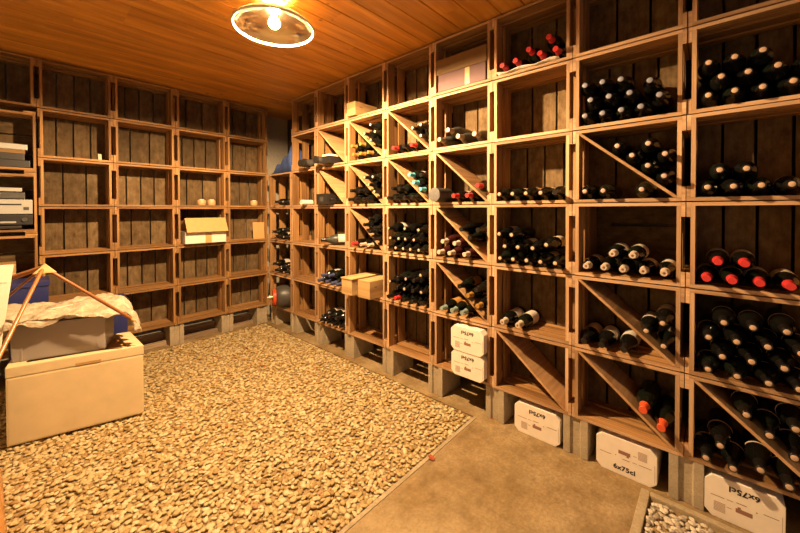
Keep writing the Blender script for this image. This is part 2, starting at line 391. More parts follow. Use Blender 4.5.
# ------------------------------------------------------------------ the grid of the racks (metres)
SEAM = {8: 3.960, 7: 3.429, 6: 2.951, 5: 2.456, 4: 1.952, 3: 1.461, 2: .981, 1: .493, 0: .002, -1: -.489}   # right rack, along Y
BSEAM = [-1.957, -1.476, -.983, -.484, .003]                                                                  # back rack, along X
BACK_Y = 3.967
BASE = .216; PITCH = .4
CEIL = 2.622
ORD = ['first', 'second', 'third', 'fourth', 'fifth', 'sixth', 'seventh', 'eighth', 'ninth']
ROW = ['bottom row', 'second row up', 'third row up', 'fourth row up', 'fifth row up', 'top row']
def colname(c): return ORD[7 - c] + ' column from corner'

# ------------------------------------------------------------------ setting
b = MB()
b.box(-3.2, .47, .16, 1.08, -.16, 0)                    # path
b.box(-.045, .47, 1.08, 4.31, -.16, 0)                  # strip under the right rack
b.box(-3.2, -.045, 3.985, 4.31, -.16, 0)                # strip under the back rack
b.box(-.03, .47, -1.6, .16, -.16, 0)
b.box(-3.2, -1.25, -1.6, .16, -.16, 0)
b.box(-1.25, -.03, -1.6, -.95, -.16, 0)
tag(b.build('floor', M['floor']), kind='structure')
b = MB(); b.box(-3.2, -.045, 1.08, 3.985, -.16, -.012); b.box(-1.25, -.03, -.95, .16, -.16, -.014)
tag(b.build('floor_gravel_base', M['earth']), kind='structure')
b = MB(); b.box(-3.2, -.046, 1.062, 1.086, -.05, .004)
tag(b.build('trim_1', M['kerb'], bevel=.006), kind='structure')
b = MB(); b.box(-1.25, -.030, .125, .162, -.05, .010); b.box(-.062, -.030, -.95, .125, -.05, .010)
tag(b.build('trim_2', M['kerb'], bevel=.006), kind='structure')
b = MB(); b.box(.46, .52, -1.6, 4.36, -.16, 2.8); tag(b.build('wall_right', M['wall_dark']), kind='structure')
b = MB(); b.box(-3.2, .46, 4.30, 4.36, -.16, 2.8); tag(b.build('wall_back', M['wall']), kind='structure')
b = MB(); b.box(-3.26, -3.2, -1.6, 4.36, -.16, 2.8); tag(b.build('wall_left', M['wall']), kind='structure')
b = MB(); b.box(.0, .459, -.60, -.52, 0, 2.62); tag(b.build('light_blocker', M['wall']), kind='structure')  # unseen piece added to keep outside light from getting behind the right rack
# ceiling of tongue-and-groove spruce boards running towards the right wall
b = MB(); y = -1.6; 
while y < 4.3:
    w = .148
    pts = [(y + .0, CEIL + .012), (y + .004, CEIL + .006), (y + .007, CEIL), (y + w - .004, CEIL), (y + w - .001, CEIL + .006), (y + w, CEIL + .012), (y + w, CEIL + .03), (y, CEIL + .03)]
    x0 = -3.2; x1 = .46
    cut = random.uniform(-2.6, -.2)
    b.prism(pts, x0, cut, 'x'); b.prism(pts, cut, x1, 'x')
    y += w
b.box(-3.2, .46, -1.6, 4.3, CEIL + .03, CEIL + .08)
tag(b.build('ceiling', M['ceiling']), kind='structure')

# ------------------------------------------------------------------ gravel
def gravel(name, rects, spacing, size, zc, mat, label, skip=(), jitz=.006):
    bm = bmesh.new(); bmesh.ops.create_icosphere(bm, subdivisions=2, radius=1)
    V = np.array([v.co[:] for v in bm.verts]); Fc = np.array([[v.index for v in f.verts] for f in bm.faces]); bm.free()
    shapes = []
    for k in range(10):
        P = V.copy()
        for _ in range(5):
            d = RNG.normal(size=3); d /= np.linalg.norm(d)
            h = RNG.uniform(.5, .8); s = P @ d
            P -= np.clip(s - h, 0, None)[:, None] * d * .85
        P *= 1 + .06 * np.sin(V @ RNG.normal(size=3) * 3 + RNG.uniform(0, 6))[:, None]
        shapes.append(P)
    vs, fs, tn = [], [], []; n = 0
    for (x0, x1, y0, y1) in rects:
        gx = np.arange(x0 + spacing * .4, x1 - spacing * .3, spacing); gy = np.arange(y0 + spacing * .4, y1 - spacing * .3, spacing)
        for X in gx:
            for Y in gy:
                px = X + RNG.uniform(-.55, .55) * spacing; py = Y + RNG.uniform(-.55, .55) * spacing
                px = min(max(px, x0 + size), x1 - size); py = min(max(py, y0 + size), y1 - size)
                if any(a < px < c and d < py < e for a, c, d, e in skip): continue
                s = size * RNG.uniform(.62, 1.22)
                ax = np.array([s * RNG.uniform(1.0, 1.3), s * RNG.uniform(.75, 1.0), s * RNG.uniform(.36, .55)])
                a = RNG.uniform(0, 6.283); t1, t2 = RNG.normal(0, .17, 2)
                Rm = np.array(Euler((t1, t2, a)).to_matrix())
                P = (shapes[RNG.integers(10)] * ax) @ Rm.T + np.array([px, py, zc + RNG.uniform(-1, 1) * jitz])
                top = P[:, 2].max()
                if top > .009: P[:, 2] -= top - .009
                vs.append(P); fs.append(Fc + n); tn.append(np.full(len(Fc), RNG.random(), dtype=np.float32)); n += len(P)
    v = np.concatenate(vs).astype(np.float32); f = np.concatenate(fs).astype(np.int32); t = np.concatenate(tn)
    me = bpy.data.meshes.new(name)
    me.vertices.add(len(v)); me.vertices.foreach_set('co', v.ravel())
    me.loops.add(f.size); me.loops.foreach_set('vertex_index', f.ravel())
    me.polygons.add(len(f)); me.polygons.foreach_set('loop_start', np.arange(0, f.size, 3, dtype=np.int32))
    me.polygons.foreach_set('use_smooth', np.ones(len(f), dtype=bool))
    at = me.attributes.new('tone', 'FLOAT', 'FACE'); at.data.foreach_set('value', t)
    me.materials.append(M[mat]); me.update(calc_edges=True); me.validate()
    return tag(link(name, me), label, 'gravel', kind='stuff')
gravel('gravel', [(-2.75, -.048, 1.09, 3.984)], .0225, .0150, -.006, 'stone', 'tan pebble gravel covering the cellar floor between path and crate racks',
       skip=[(-2.1, -1.55, 2.98, 3.6)], jitz=.0045)
gravel('pebbles', [(-.95, -.063, -.55, .125)], .0205, .0145, -.006, 'stone2', 'pale pebbles in the small kerbed bed beside the concrete path', jitz=.006)

# ------------------------------------------------------------------ wine crates
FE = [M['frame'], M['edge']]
def crate_meshes(nback, seed, deep=False):
    random.seed(seed)
    D = .42 if deep else .26
    W = .2435; out = {}
    m = MB()
    sl = [(0, .10), (.13, .22), (.25, .40)] if deep else [(0, .076), (.124, .206)]
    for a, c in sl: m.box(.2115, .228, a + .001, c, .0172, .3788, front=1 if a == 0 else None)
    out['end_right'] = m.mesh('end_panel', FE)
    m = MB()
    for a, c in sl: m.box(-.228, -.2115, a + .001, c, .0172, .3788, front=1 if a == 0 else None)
    out['end_left'] = m.mesh('end_panel', FE)
    bd = [(0, .125), (.142, D - .17), (D - .153, D - .011)] if deep else [(0, .078), (.101, .174), (.198, D - .011)]
    m = MB()
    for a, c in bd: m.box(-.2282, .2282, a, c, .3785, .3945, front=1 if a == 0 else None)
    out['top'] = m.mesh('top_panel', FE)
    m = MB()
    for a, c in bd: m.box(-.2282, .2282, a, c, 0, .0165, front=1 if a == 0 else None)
    out['bottom'] = m.mesh('bottom_panel', FE)
    m = MB()
    if deep:
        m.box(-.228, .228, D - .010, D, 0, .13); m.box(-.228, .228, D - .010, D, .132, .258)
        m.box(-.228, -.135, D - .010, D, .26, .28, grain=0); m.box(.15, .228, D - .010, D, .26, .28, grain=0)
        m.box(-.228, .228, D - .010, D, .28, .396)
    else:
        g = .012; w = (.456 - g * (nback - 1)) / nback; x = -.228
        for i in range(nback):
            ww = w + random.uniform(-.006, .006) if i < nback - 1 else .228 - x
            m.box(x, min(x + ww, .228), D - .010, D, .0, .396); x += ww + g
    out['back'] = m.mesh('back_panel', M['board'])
    cl = []
    for sx in (-1, 1):
        for z0 in (0.0, .326):
            m = MB(); a, c = (.2285, W) if sx > 0 else (-W, -.2285)
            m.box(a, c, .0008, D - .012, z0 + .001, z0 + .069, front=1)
            cl.append(m.mesh('cleat', FE))
    out['cleats'] = cl
    return out
VAR = [crate_meshes(4, 1), crate_meshes(3, 2), crate_meshes(4, 3), crate_meshes(3, 4), crate_meshes(4, 5)]
DEEP = crate_meshes(3, 9, deep=True)
random.seed(21)
def crate_proto(meshes):
    root = empty('wine_crate')
    for n, k in (('end_panel', 'end_left'), ('end_panel', 'end_right'), ('top_panel', 'top'), ('bottom_panel', 'bottom'), ('back_panel', 'back')):
        link(n, meshes[k], root)
    for c in meshes['cleats']: link('cleat', c, root)
    return root
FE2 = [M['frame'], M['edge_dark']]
def dark_edged(v):
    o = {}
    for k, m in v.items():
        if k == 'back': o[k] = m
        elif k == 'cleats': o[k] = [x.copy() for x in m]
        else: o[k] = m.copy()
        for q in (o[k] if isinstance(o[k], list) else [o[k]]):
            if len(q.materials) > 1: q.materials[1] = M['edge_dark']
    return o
BPROTO = [crate_proto(dark_edged(v)) for v in VAR]
PROTO = [crate_proto(v) for v in VAR]; PDEEP = crate_proto(DEEP); USED = set()
def take(p):
    if p.name in USED: return copy_tree(p)
    USED.add(p.name); return p

HOLD = {(-1, 4): 'eleven cork-ended bottles', (-1, 3): 'six cork-ended bottles', (-1, 2): 'six red-capped bottles', (-1, 1): 'fourteen stacked bottles', (-1, 0): 'nine bottles and a divider',
        (0, 4): 'twelve silver-capped bottles', (0, 3): 'pink-ended bottles and divider', (0, 2): 'seven cream-capped bottles', (0, 1): 'labelled bottles and divider', (0, 0): 'two orange-capped bottles',
        (1, 5): 'six red-capped bottles', (1, 4): 'nothing', (1, 3): 'one row of bottles', (1, 2): 'a heap of bottles', (1, 1): 'two labelled bottles', (1, 0): 'only a divider board',
        (2, 5): 'a mauve cardboard box', (2, 4): 'four dusty bottles', (2, 3): 'a magnum and divider', (2, 2): 'burgundy bottles and divider', (2, 1): 'green-capped bottles and divider', (2, 0): 'two white cartons',
        (3, 4): 'bottles and divider', (3, 3): 'teal-capped bottles and divider', (3, 2): 'twelve bottles', (3, 1): 'a heap of bottles', (4, 5): 'a wooden wine box',
        (4, 4): 'gold-capped bottles and divider', (4, 3): 'dark bottles and divider', (4, 2): 'bottles and divider', (4, 1): 'two wooden wine boxes',
        (5, 4): 'a black carton', (5, 3): 'black carton and divider', (5, 2): 'one large labelled bottle', (5, 1): 'blue-capped bottles', (5, 0): 'seven bottles', (6, 4): 'black tubes', (6, 3): 'a paper roll',
        (7, 3): 'two bottles', (7, 2): 'four bottles', (7, 1): 'four bottles', (7, 0): 'a dark gas bottle'}
for c in range(7, -2, -1):
    yn, yf = SEAM[c], SEAM[c + 1]
    sc = (yf - yn - .003) / .487
    for r in range(6):
        if c == 7 and r > 3: continue
        p = PDEEP if (c, r) == (0, 2) else PROTO[random.choice((0, 0, 1, 1, 2, 3, 4))]
        o = take(p)
        o.location = (random.uniform(-.003, .003), (yn + yf) / 2, BASE + PITCH * r)
        o.rotation_euler = (0, 0, R(-90)); o.scale = (sc, 1, 1)
        h = HOLD.get((c, r)); h = None if h == 'nothing' else h
        tag(o, ('wooden crate with %s, right rack, %s, %s' % (h, colname(c), ROW[r])) if h else 'empty slatted wooden crate, right rack, %s, %s' % (colname(c), ROW[r]), 'crate', 'wine crates of the right rack')
BHOLD = {(2, 3): 'two round candle holders', (3, 3): 'one round candle holder', (2, 2): 'an open cardboard box', (3, 2): 'a cardboard sheet', (0, 4): 'a scrap of paper'}
for j in range(4):
    sc = (BSEAM[j + 1] - BSEAM[j] - .003) / .487
    for r in range(6):
        o = take(BPROTO[random.choice((0, 1, 1, 2, 2, 3, 4))] if j else BPROTO[(0, 1, 3, 1, 0, 2)[r]])
        o.location = ((BSEAM[j] + BSEAM[j + 1]) / 2, BACK_Y + random.uniform(-.003, .003), BASE + PITCH * r)
        o.rotation_euler = (0, 0, 0); o.scale = (sc, 1, 1)
        h = BHOLD.get((j, r))
        tag(o, 'wooden crate %s, back rack, %s column from corner, %s' % ('with ' + h if h else 'standing empty', ORD[3 - j], ROW[r]), 'crate', 'wine crates of the back rack')
# the upright crates at the left end of the back rack and the flat one on top of them
UP = ['bottom crate', 'second crate up, with wooden box', 'third crate up, holding silver devices', 'fourth crate up, holding stacked folders']
for r in range(4):
    o = take(BPROTO[(0, 1, 2, 1)[r]])
    o.rotation_euler = (0, R(90), 0); o.scale = (1, 1, 1)
    o.location = (-2.3595, BACK_Y, BASE + .49 * r + .245)
    tag(o, 'crate stood on end left of the back rack, ' + UP[r], 'crate', 'upright crates of the back rack')
o = take(BPROTO[1]); o.location = (BSEAM[0] - .245, BACK_Y, BASE + 2.0); o.rotation_euler = (0, 0, 0); o.scale = (1, 1, 1)
tag(o, 'empty dark crate lying flat on top of the upright crates, under the ceiling', 'crate', 'upright crates of the back rack')

# ------------------------------------------------------------------ divider boards
DIAG = [(-1, 0), (0, 3), (0, 1), (0, 0), (1, 0), (2, 3), (2, 2), (2, 1), (3, 4), (3, 3), (4, 4), (4, 3), (4, 2), (5, 4), (5, 3)]
for c, r in DIAG:
    yf, yn = SEAM[c + 1] - .0345, SEAM[c] + .0345
    zb, zt = BASE + PITCH * r + .018, BASE + PITCH * r + .377
    a = Vector((yf, zt)); e = Vector((yn, zb)); d = (e - a).normalized(); nn = Vector((-d.y, d.x)) * .0055
    # outline trimmed flat against the crate's end, top and bottom boards
    pts = [(yf, zt), (yf, zt - .013), (yn + .013 * abs(d.x / d.y), zb), (yn, zb), (yn, zb + .013 * .2), (yf - .006, zt)]
    t = .0068
    k1 = t / abs(d.y); k2 = t / abs(d.x)
    pts = [(yf - k1 * .98, zt), (yf, zt), (yf, zt - k2 * .98), (yn + k1 * .98, zb), (yn, zb), (yn, zb + k2 * .98)]
    m = MB(); m.prism(pts, .002, .240, 'x')
    me = m.mesh('divider_board', M['divider'])
    o = link('divider_board', me)
    tag(o, 'slanting divider board, crate in %s of right rack, %s' % (colname(c), ROW[r]), 'board', 'slanting divider boards in the crates')

# ------------------------------------------------------------------ concrete blocks under the racks
def block_mesh():
    m = MB(); w = .064; g = .012
    # outline seen from above, with mortar grooves in the short ends
    pts = [(-w, 0), (-.028, 0), (-.022, g), (.022, g), (.028, 0), (w, 0), (w, .255), (.028, .255), (.022, .255 - g), (-.022, .255 - g), (-.028, .255), (-w, .255)]
    m.prism(pts, 0, .214, 'z')
    return m.mesh('concrete_block', M['block'], bevel=.003)
BM = block_mesh()
for k in sorted(SEAM):
    y = SEAM[k] - (.02 if k else .008) if k < 8 else SEAM[k] - .1
    o = link('concrete_block', BM, None, (.003, y, 0.0006), (0, 0, R(-90) + random.uniform(-.03, .03)))
    which = 'under the right rack, at the corner' if k == 8 else 'under the near end of the right rack' if k == -1 else 'under right rack between %s and %s columns from corner' % (ORD[7 - k], ORD[8 - k])
    tag(o, 'grey concrete block ' + which, 'block', 'concrete blocks carrying the racks')
for k, x in enumerate([-2.3] + BSEAM):
    if k == 5: x -= .08
    o = link('concrete_block', BM, None, (x, BACK_Y + .02, 0.0006), (0, 0, random.uniform(-.03, .03)))
    which = 'at the corner end of the back rack' if k == 5 else 'under the left end of the back rack' if k == 0 else 'under back rack between %s and %s columns from corner' % (ORD[4 - k], ORD[5 - k])
    tag(o, 'grey concrete block ' + which, 'block', 'concrete blocks carrying the racks')
for j in range(1, 4):
    xa, xb = BSEAM[j] + .075, BSEAM[j + 1] - (.075 if j < 3 else .155)
    for q, (yy, z0, h) in enumerate(((BACK_Y + .10, .0005, .04), (BACK_Y + .19, .0005, .10))):
        m = MB(); m.box(xa, xb, yy, yy + .045, z0, z0 + h)
        o = m.build('wooden_batten', M['batten'])
        tag(o, '%s grey wooden batten lying between blocks under %s column of back rack' % (('front low', 'rear tall')[q], ORD[3 - j]), 'batten', 'wooden battens under the back rack')

# ------------------------------------------------------------------ bottles
RB = .0400
BORDEAUX = [(.006, .001), (.004, .022), (.0, .033), (.002, .0375), (.006, .0396), (.012, RB), (.186, RB), (.197, .0392), (.207, .0362), (.216, .0305), (.224, .0245), (.233, .0195), (.243, .0158), (.258, .0142), (.279, .0134), (.2795, .0148), (.288, .0148), (.2890, .0138), (.2890, .001)]
BURGUNDY = [(.006, .001), (.004, .022), (.0, .033), (.002, .0375), (.006, .0396), (.012, RB), (.155, RB), (.170, .0388), (.188, .0345), (.206, .0278), (.222, .0222), (.238, .0182), (.255, .0146), (.279, .0136), (.2795, .0150), (.288, .0150), (.2890, .0138), (.2890, .001)]
def bottle_mesh(prof, mat, n=28): return MB().lathe(prof, n).mesh('wine_bottle', mat, smooth=True, sharp=50)
def capsule_mesh(prof, mat, t0):
    import bisect
    def rad(t):
        for (a, ra), (c, rc) in zip(prof, prof[1:]):
            if a <= t <= c and c > a: return ra + (rc - ra) * (t - a) / (c - a)
        return prof[-2][1]
    ts = [t0, t0 + .012, .258, .278]
    p = [(t0 - .0006, rad(t0) - .0002)] + [(t, rad(t) + .0006) for t in ts] + [(.2792, .0156), (.2882, .0156), (.2896, .0143), (.2896, .0006)]
    return MB().lathe(p, 20).mesh('capsule', mat, smooth=True, sharp=45)
def end_mesh(mat, r=.0122, t=.2896, nm='cork'):
    return MB().lathe([(t - .0012, r), (t + .0004, r), (t + .0010, r - .001), (t + .0010, .0004)], 18).mesh(nm, mat, smooth=True, sharp=40)
def label_mesh(mat, t0=.045, t1=.140, a=105):
    c = R(90); h = R(a)
    return MB().lathe([(t0, RB - .0006), (t0, RB + .0007), (t1, RB + .0007), (t1, RB - .0006)], 24, a0=c - h, a1=c + h).mesh('label', mat, smooth=True, sharp=40)
GL = {k: (bottle_mesh(BORDEAUX, M[k]), bottle_mesh(BURGUNDY, M[k])) for k in ('glass', 'glass_green', 'glass_maroon', 'glass_dusty')}
CAP = {}
def cap(foil, shape):
    k = (foil, shape)
    if k not in CAP: CAP[k] = capsule_mesh((BORDEAUX, BURGUNDY)[shape], M[foil], .234)
    return CAP[k]
ENDS = {}
def endm(mat, r=.0122, nm='cork'):
    k = (mat, r)
    if k not in ENDS: ENDS[k] = end_mesh(M[mat], r, nm=nm)
    return ENDS[k]
NARROW = label_mesh(M['label_tan'], .139, .147, 100)
LAB = {k: label_mesh(M[k]) for k in ('label_cream', 'label_white', 'label_tan', 'label_amber')}
#        foil, end disc, adjective
TYPES = {'cork': ('foil_black', ('cork', .0106), 'cork-ended'), 'silver': ('foil_black', ('foil_silver', .0122), 'silver-capped'), 'pink': ('foil_black', ('foil_pink', .0108), 'pink-ended'),
         'red': ('foil_red', None, 'red-capped'), 'orange': ('foil_orange', None, 'orange-capped'), 'cream': ('foil_cream', ('foil_brown', .006), 'cream-capped'), 'beige': ('foil_beige', None, 'beige-capped'),
         'dark': ('foil_black', None, 'black-capped'), 'gold': ('foil_gold', None, 'gold-capped'), 'green': ('foil_green', None, 'pale-green-capped'), 'teal': ('foil_teal', None, 'teal-capped'),
         'amber': ('foil_black', None, 'amber-labelled'), 'burgundy': ('foil_cream', None, 'cream-capped'), 'blue': ('foil_blue', None, 'blue-capped')}
# which label paper the bottles of a crate show (None: no label in view)
PAPER = {(-1, 2): 'label_cream', (-1, 1): 'label_tan', (-1, 0): 'label_tan', (0, 2): 'label_white', (0, 1): 'label_tan', (1, 2): 'label_white', (1, 1): 'label_white', (-1, 3): 'label_tan',
         (3, 2): 'label_white', (2, 1): 'label_amber', (3, 1): 'label_cream', (1, 3): 'label_tan'}
BSHAPE = {(0, 2): 1, (0, 0): 1, (2, 4): 1, (2, 2): 1, (-1, 0): 1, (0, 1): 1, (2, 1): 1, (-1, 2): 1}
DSET = set(DIAG)
random.seed(5)
for (c, r), lst in BOTTLES.items():
    zs = BASE + PITCH * r + .018
    yf, yn = SEAM[c + 1] - .034, SEAM[c] + .034
    Rr = {(-1, 0): .043, (0, 0): .046, (2, 4): .044}.get((c, r), .0405)
    s = Rr / .0405
    # name the layers of the pile
    items = []
    for y, z, t in lst:
        side = ''
        if (c, r) in DSET:
            f = (yf - y) / (yf - yn); side = 'above divider' if z > (zs + .359) - f * .359 else 'below divider'
        items.append([y, z, t, side])
    for side in ('', 'above divider', 'below divider'):
        grp = [i for i in items if i[3] == side]
        for it in grp:
            it.append(int(round((it[1] - zs - Rr) / (Rr * 1.55))))
        lv = sorted({i[4] for i in grp})
        for it in grp:
            same = sorted([q for q in grp if q[4] == it[4]], key=lambda q: -q[0])
            it.append(same.index(it)); it.append(len(same)); it.append(lv.index(it[4])); it.append(len(lv))
    for y, z, t, side, _, ix, ns, lay, nl in items:
        foil, disc, adj = TYPES[t]
        sh = BSHAPE.get((c, r), 0)
        gk = 'glass_maroon' if t == 'burgundy' else 'glass_dusty' if (c, r) == (2, 4) else random.choice(('glass', 'glass', 'glass_green'))
        xb = .240 + random.uniform(-.010, .005)
        if (c, r) in ((0, 2),): xb = .262 + random.uniform(-.008, .006)
        if (c, r) in ((0, 0), (-1, 0), (0, 1), (1, 1)): xb = .243 + random.uniform(-.010, .003)
        if c >= 7: xb = .235
        roll = R(random.uniform(-35, 35))
        o = link('wine_bottle', GL[gk][sh], None, (xb, y, z), (roll, 0, 0), (1, s, s))
        link('capsule', cap(foil, sh), o)
        if disc: link('cork' if disc[0] == 'cork' else 'capsule_end', endm(*disc, nm='cork' if disc[0] == 'cork' else 'capsule_end'), o)
        pap = PAPER.get((c, r)) if t != 'amber' else 'label_amber'
        if pap is None and random.random() < .35 and (c, r) not in ((0, 4), (0, 3), (-1, 4)): pap = 'label_cream'
        if pap == 'label_tan' and (c, r) == (0, 1): pap = random.choice(('label_tan', 'label_white'))
        if pap and (c, r) in ((1, 2), (3, 2), (3, 1)) and random.random() < .5: pap = None
        if pap: link('label', NARROW if (c, r) in ((-1, 0), (-1, 1), (-1, 3)) else LAB[pap], o)
        pos = 'only one' if ns == 1 else ('%s from left' % ORD[ix])
        layer = [] if nl == 1 else [['lower', 'upper'][lay] if nl == 2 else ['lowest', 'second', 'third', 'topmost', 'fifth'][lay if not (lay == nl - 1) else 3]]
        where = (side if side else 'in') + ((', ' if side else ' ') + layer[0] + ' layer' if layer else ('' if side else ' single row'))
        lab = '%s bottle, %s %s, %s, %s' % (adj, pos, where, colname(c), ROW[r])
        tag(o, lab, 'bottle', 'bottles in the %s, %s' % (colname(c), ROW[r]))

# three odd bottles
def odd_bottle(name, s, L, loc, glass, foil, label, lab, rot=(0, 0, 0), paper=None, k=1):
    o = link(name, GL[glass][k], None, loc, rot, (L, s, s))
    link('capsule', cap(foil, k), o)
    if paper: link('label', LAB[paper], o)
    return tag(o, lab, 'bottle')
o = odd_bottle('magnum_bottle', 1.26, 1.0, (-.10, 1.372, BASE + 1.2 + .018 + .0510), 'glass_dusty', 'foil_black', None, 'large dusty magnum lying with its grey round base sticking out of the seventh-from-... crate', rot=(0, 0, R(180)))
m = MB(); m.lathe([(-.0012, .002), (-.0016, .034), (-.0004, .0385), (.003, .0392)], 24)
m.build('base_disc', plain('magnum_base_grey', (.13, .12, .115), .6, noise=.3, nscale=90), o, smooth=True, sharp=40)
o['label'] = 'large dusty magnum, grey round base sticking out beside two red-capped bottles'
odd_bottle('wine_bottle', 1.30, 1.12, (.190, 2.580, BASE + .8 + .018 + .0535), 'glass_dusty', 'foil_black', None, 'large bottle with pale label, alone in its crate, third column from corner', paper='label_white', rot=(R(10), 0, R(-35)))
odd_bottle('wine_bottle', .98, .98, (.228, 2.622, BASE + 1.2 + .018 + .0400), 'glass', 'foil_black', None, 'dark bottle with pale label lying beside the black carton', paper='label_cream', rot=(0, 0, R(-3)), k=0)

# ------------------------------------------------------------------ cartons
def text_mesh(body, size, bold=.0):
    cu = bpy.data.curves.new('lettering', 'FONT'); cu.body = body; cu.size = size; cu.align_x = 'CENTER'; cu.align_y = 'CENTER'
    cu.extrude = .0003; cu.offset = bold; cu.space_character = 1.08; cu.resolution_u = 4
    o = bpy.data.objects.new('lettering', cu); COL.objects.link(o)
    dg = bpy.context.evaluated_depsgraph_get()
    me = bpy.data.meshes.new_from_object(o.evaluated_get(dg)); bpy.data.objects.remove(o)
    me.materials.clear(); me.materials.append(M['ink'])
    return me
TXT = text_mesh('6x75cl', .034, .0012)
def carton(loc, w, h, depth, label, flip=False, rz=0.0):
    """octagonal white six-bottle carton; local x to the viewer's right, opening face at y=0"""
    root = empty('wine_carton', loc, R(-90) + rz)
    ch = .026
    oc = [(-w / 2 + ch, 0), (w / 2 - ch, 0), (w / 2, ch), (w / 2, h - ch), (w / 2 - ch, h), (-w / 2 + ch, h), (-w / 2, h - ch), (-w / 2, ch)]
    m = MB(); m.prism(oc, 0, depth, 'y'); m.build('body', M['carton'], root, bevel=.003)
    s = -1 if flip else 1                                   # flip: the print stands the right way up
    cz = h / 2
    e = -.0007
    t = link('lettering', TXT, root, (0.004 * s, e, cz + s * (h / 2 - .036)), (R(90), 0 if flip else R(180), 0))
    t.scale = (1, .95, 1)
    m = MB()
    m.box(-w / 2 + .022, -.058, e, .0008, -.0012, .0012); m.box(.062, w / 2 - .018, e, .0008, -.0012, .0012)
    if w: 
        o = m.build('printed_line', M['ink_brown'], root, loc=(0, 0, cz + .004 * s))
        if flip: o.scale = (-1, 1, 1)
    m = MB()
    for i in range(7): m.box(-.093, -.055, e, .0008, -.062 + i * .0062, -.0585 + i * .0062)
    o = m.build('printed_block', M['ink_grey'], root, loc=(0, 0, cz)); 
    if flip: o.scale = (-1, 1, -1)
    m = MB(); m.box(-.022, .030, e, .0008, -.034, -.016); m.box(-.016, -.006, e, .0008, -.016, -.008); m.box(-.02, .012, e, .0008, .006, .009); m.box(-.05, -.035, e, .0008, -.03, -.028); m.box(-.05, -.03, e, .0008, .004, .006); m.box(.04, .045, e, .0008, -.004, .0)
    o = m.build('pictogram', M['ink_brown'], root, loc=(0, 0, cz))
    if flip: o.scale = (-1, 1, -1)
    m = MB(); m.box(w / 2 - .010, w / 2 - .0085, e, .0008, .03, h * .62)
    m.build('glue_seam', M['ink_grey'], root)
    return tag(root, label, 'carton', 'white wine cartons')
carton((.004, .690, .0008), .272, .184, .33, 'white octagonal wine carton on floor under the seventh column, farthest of three')
carton((.008, .236, .0008), .266, .188, .33, 'white octagonal wine carton on floor under the eighth column, middle of three', flip=True)
carton((.006, -.196, .0008), .250, .186, .33, 'white octagonal wine carton printed 6x75cl beside the pebble bed, nearest of three')
carton((-.040, 1.142, BASE + .0185), .254, .171, .272, 'lower of two white wine cartons stacked in a bottom-row crate')
carton((-.044, 1.142, BASE + .0185 + .1725), .254, .171, .272, 'upper of two white wine cartons stacked in a bottom-row crate')

# ------------------------------------------------------------------ wooden wine boxes
def wine_box(x0, w, h, L, y, z, label, lid=0.0, rz=0.0):
    root = empty('wooden_wine_box', (x0, y, z), R(-90) + rz)
    m = MB(); m.box(-w / 2, w / 2, 0, L, 0, h - .010); m.build('body', M['box_pine'], root, bevel=.002)
    m = MB(); m.box(-w / 2 - lid, w / 2 + lid, -lid, L, h - .0098, h); m.build('lid', M['box_pine'], root, bevel=.0015)
    m = MB(); m.box(w / 2 - .0005, w / 2 + .0008, .05, .085, h * .6, h * .68); m.build('branded_mark', M['ink_brown'], root)
    return tag(root, label, 'wine box', 'wooden wine boxes')
wine_box(-.122, .148, .148, .345, 2.091, BASE + .4 + .0185, 'pale wooden wine box jutting out of its crate, nearer of two side by side')
wine_box(-.134, .140, .146, .345, 2.302, BASE + .4 + .0185, 'pale wooden wine box with overhanging lid, farther of two side by side', lid=.006)
wine_box(-.035, .120, .118, .27, 2.352, BASE + 2.0 + .0185, 'small orange wooden wine box in a top-row crate near the ceiling')

# ------------------------------------------------------------------ odds and ends in the right rack
root = empty('cardboard_box', (-.004, 1.215, BASE + 2.0 + .0185), R(-90))
m = MB(); m.box(-.19, .19, 0, .235, 0, .130); m.build('body', M['cardboard_mauve'], root, bevel=.002)
m = MB(); m.box(-.20, .20, -.008, -.004, .118, .225); m.box(-.20, .20, -.004, .236, .205, .225); m.build('lid_flap', M['cardboard'], root)
m = MB(); m.box(.035, .070, -.0012, 0.0, .002, .117); m.build('tape_strip', M['tape'], root)
tag(root, 'cardboard box with mauve front, tan tape and brown lid in a top-row crate', 'box')
m = MB()
seg = 14
for i in range(seg):
    for j in range(4): pass
gx = np.linspace(.0, .22, 8); gy = np.linspace(.56, .935, 16)
for a in range(len(gx)):
    for q in range(len(gy)):
        m.v.append((float(gx[a]) - .03, float(gy[q]), BASE + 2.0 + .0186 + (0.012 * (1 - a) ** 2 if a == 0 else 0) * (.5 + .5 * math.sin(q * .9))))
for a in range(len(gx) - 1):
    for q in range(len(gy) - 1):
        i = a * len(gy) + q; m.face([i, i + 1, i + len(gy) + 1, i + len(gy)], [(0, 0)] * 4, .5)
o = m.build('paper_sheet', M['paper'], smooth=True); md = o.modifiers.new('thick', 'SOLIDIFY'); md.thickness = .0006; md.offset = -1
tag(o, 'white paper sheet under the red-capped bottles in a top-row crate', 'paper')
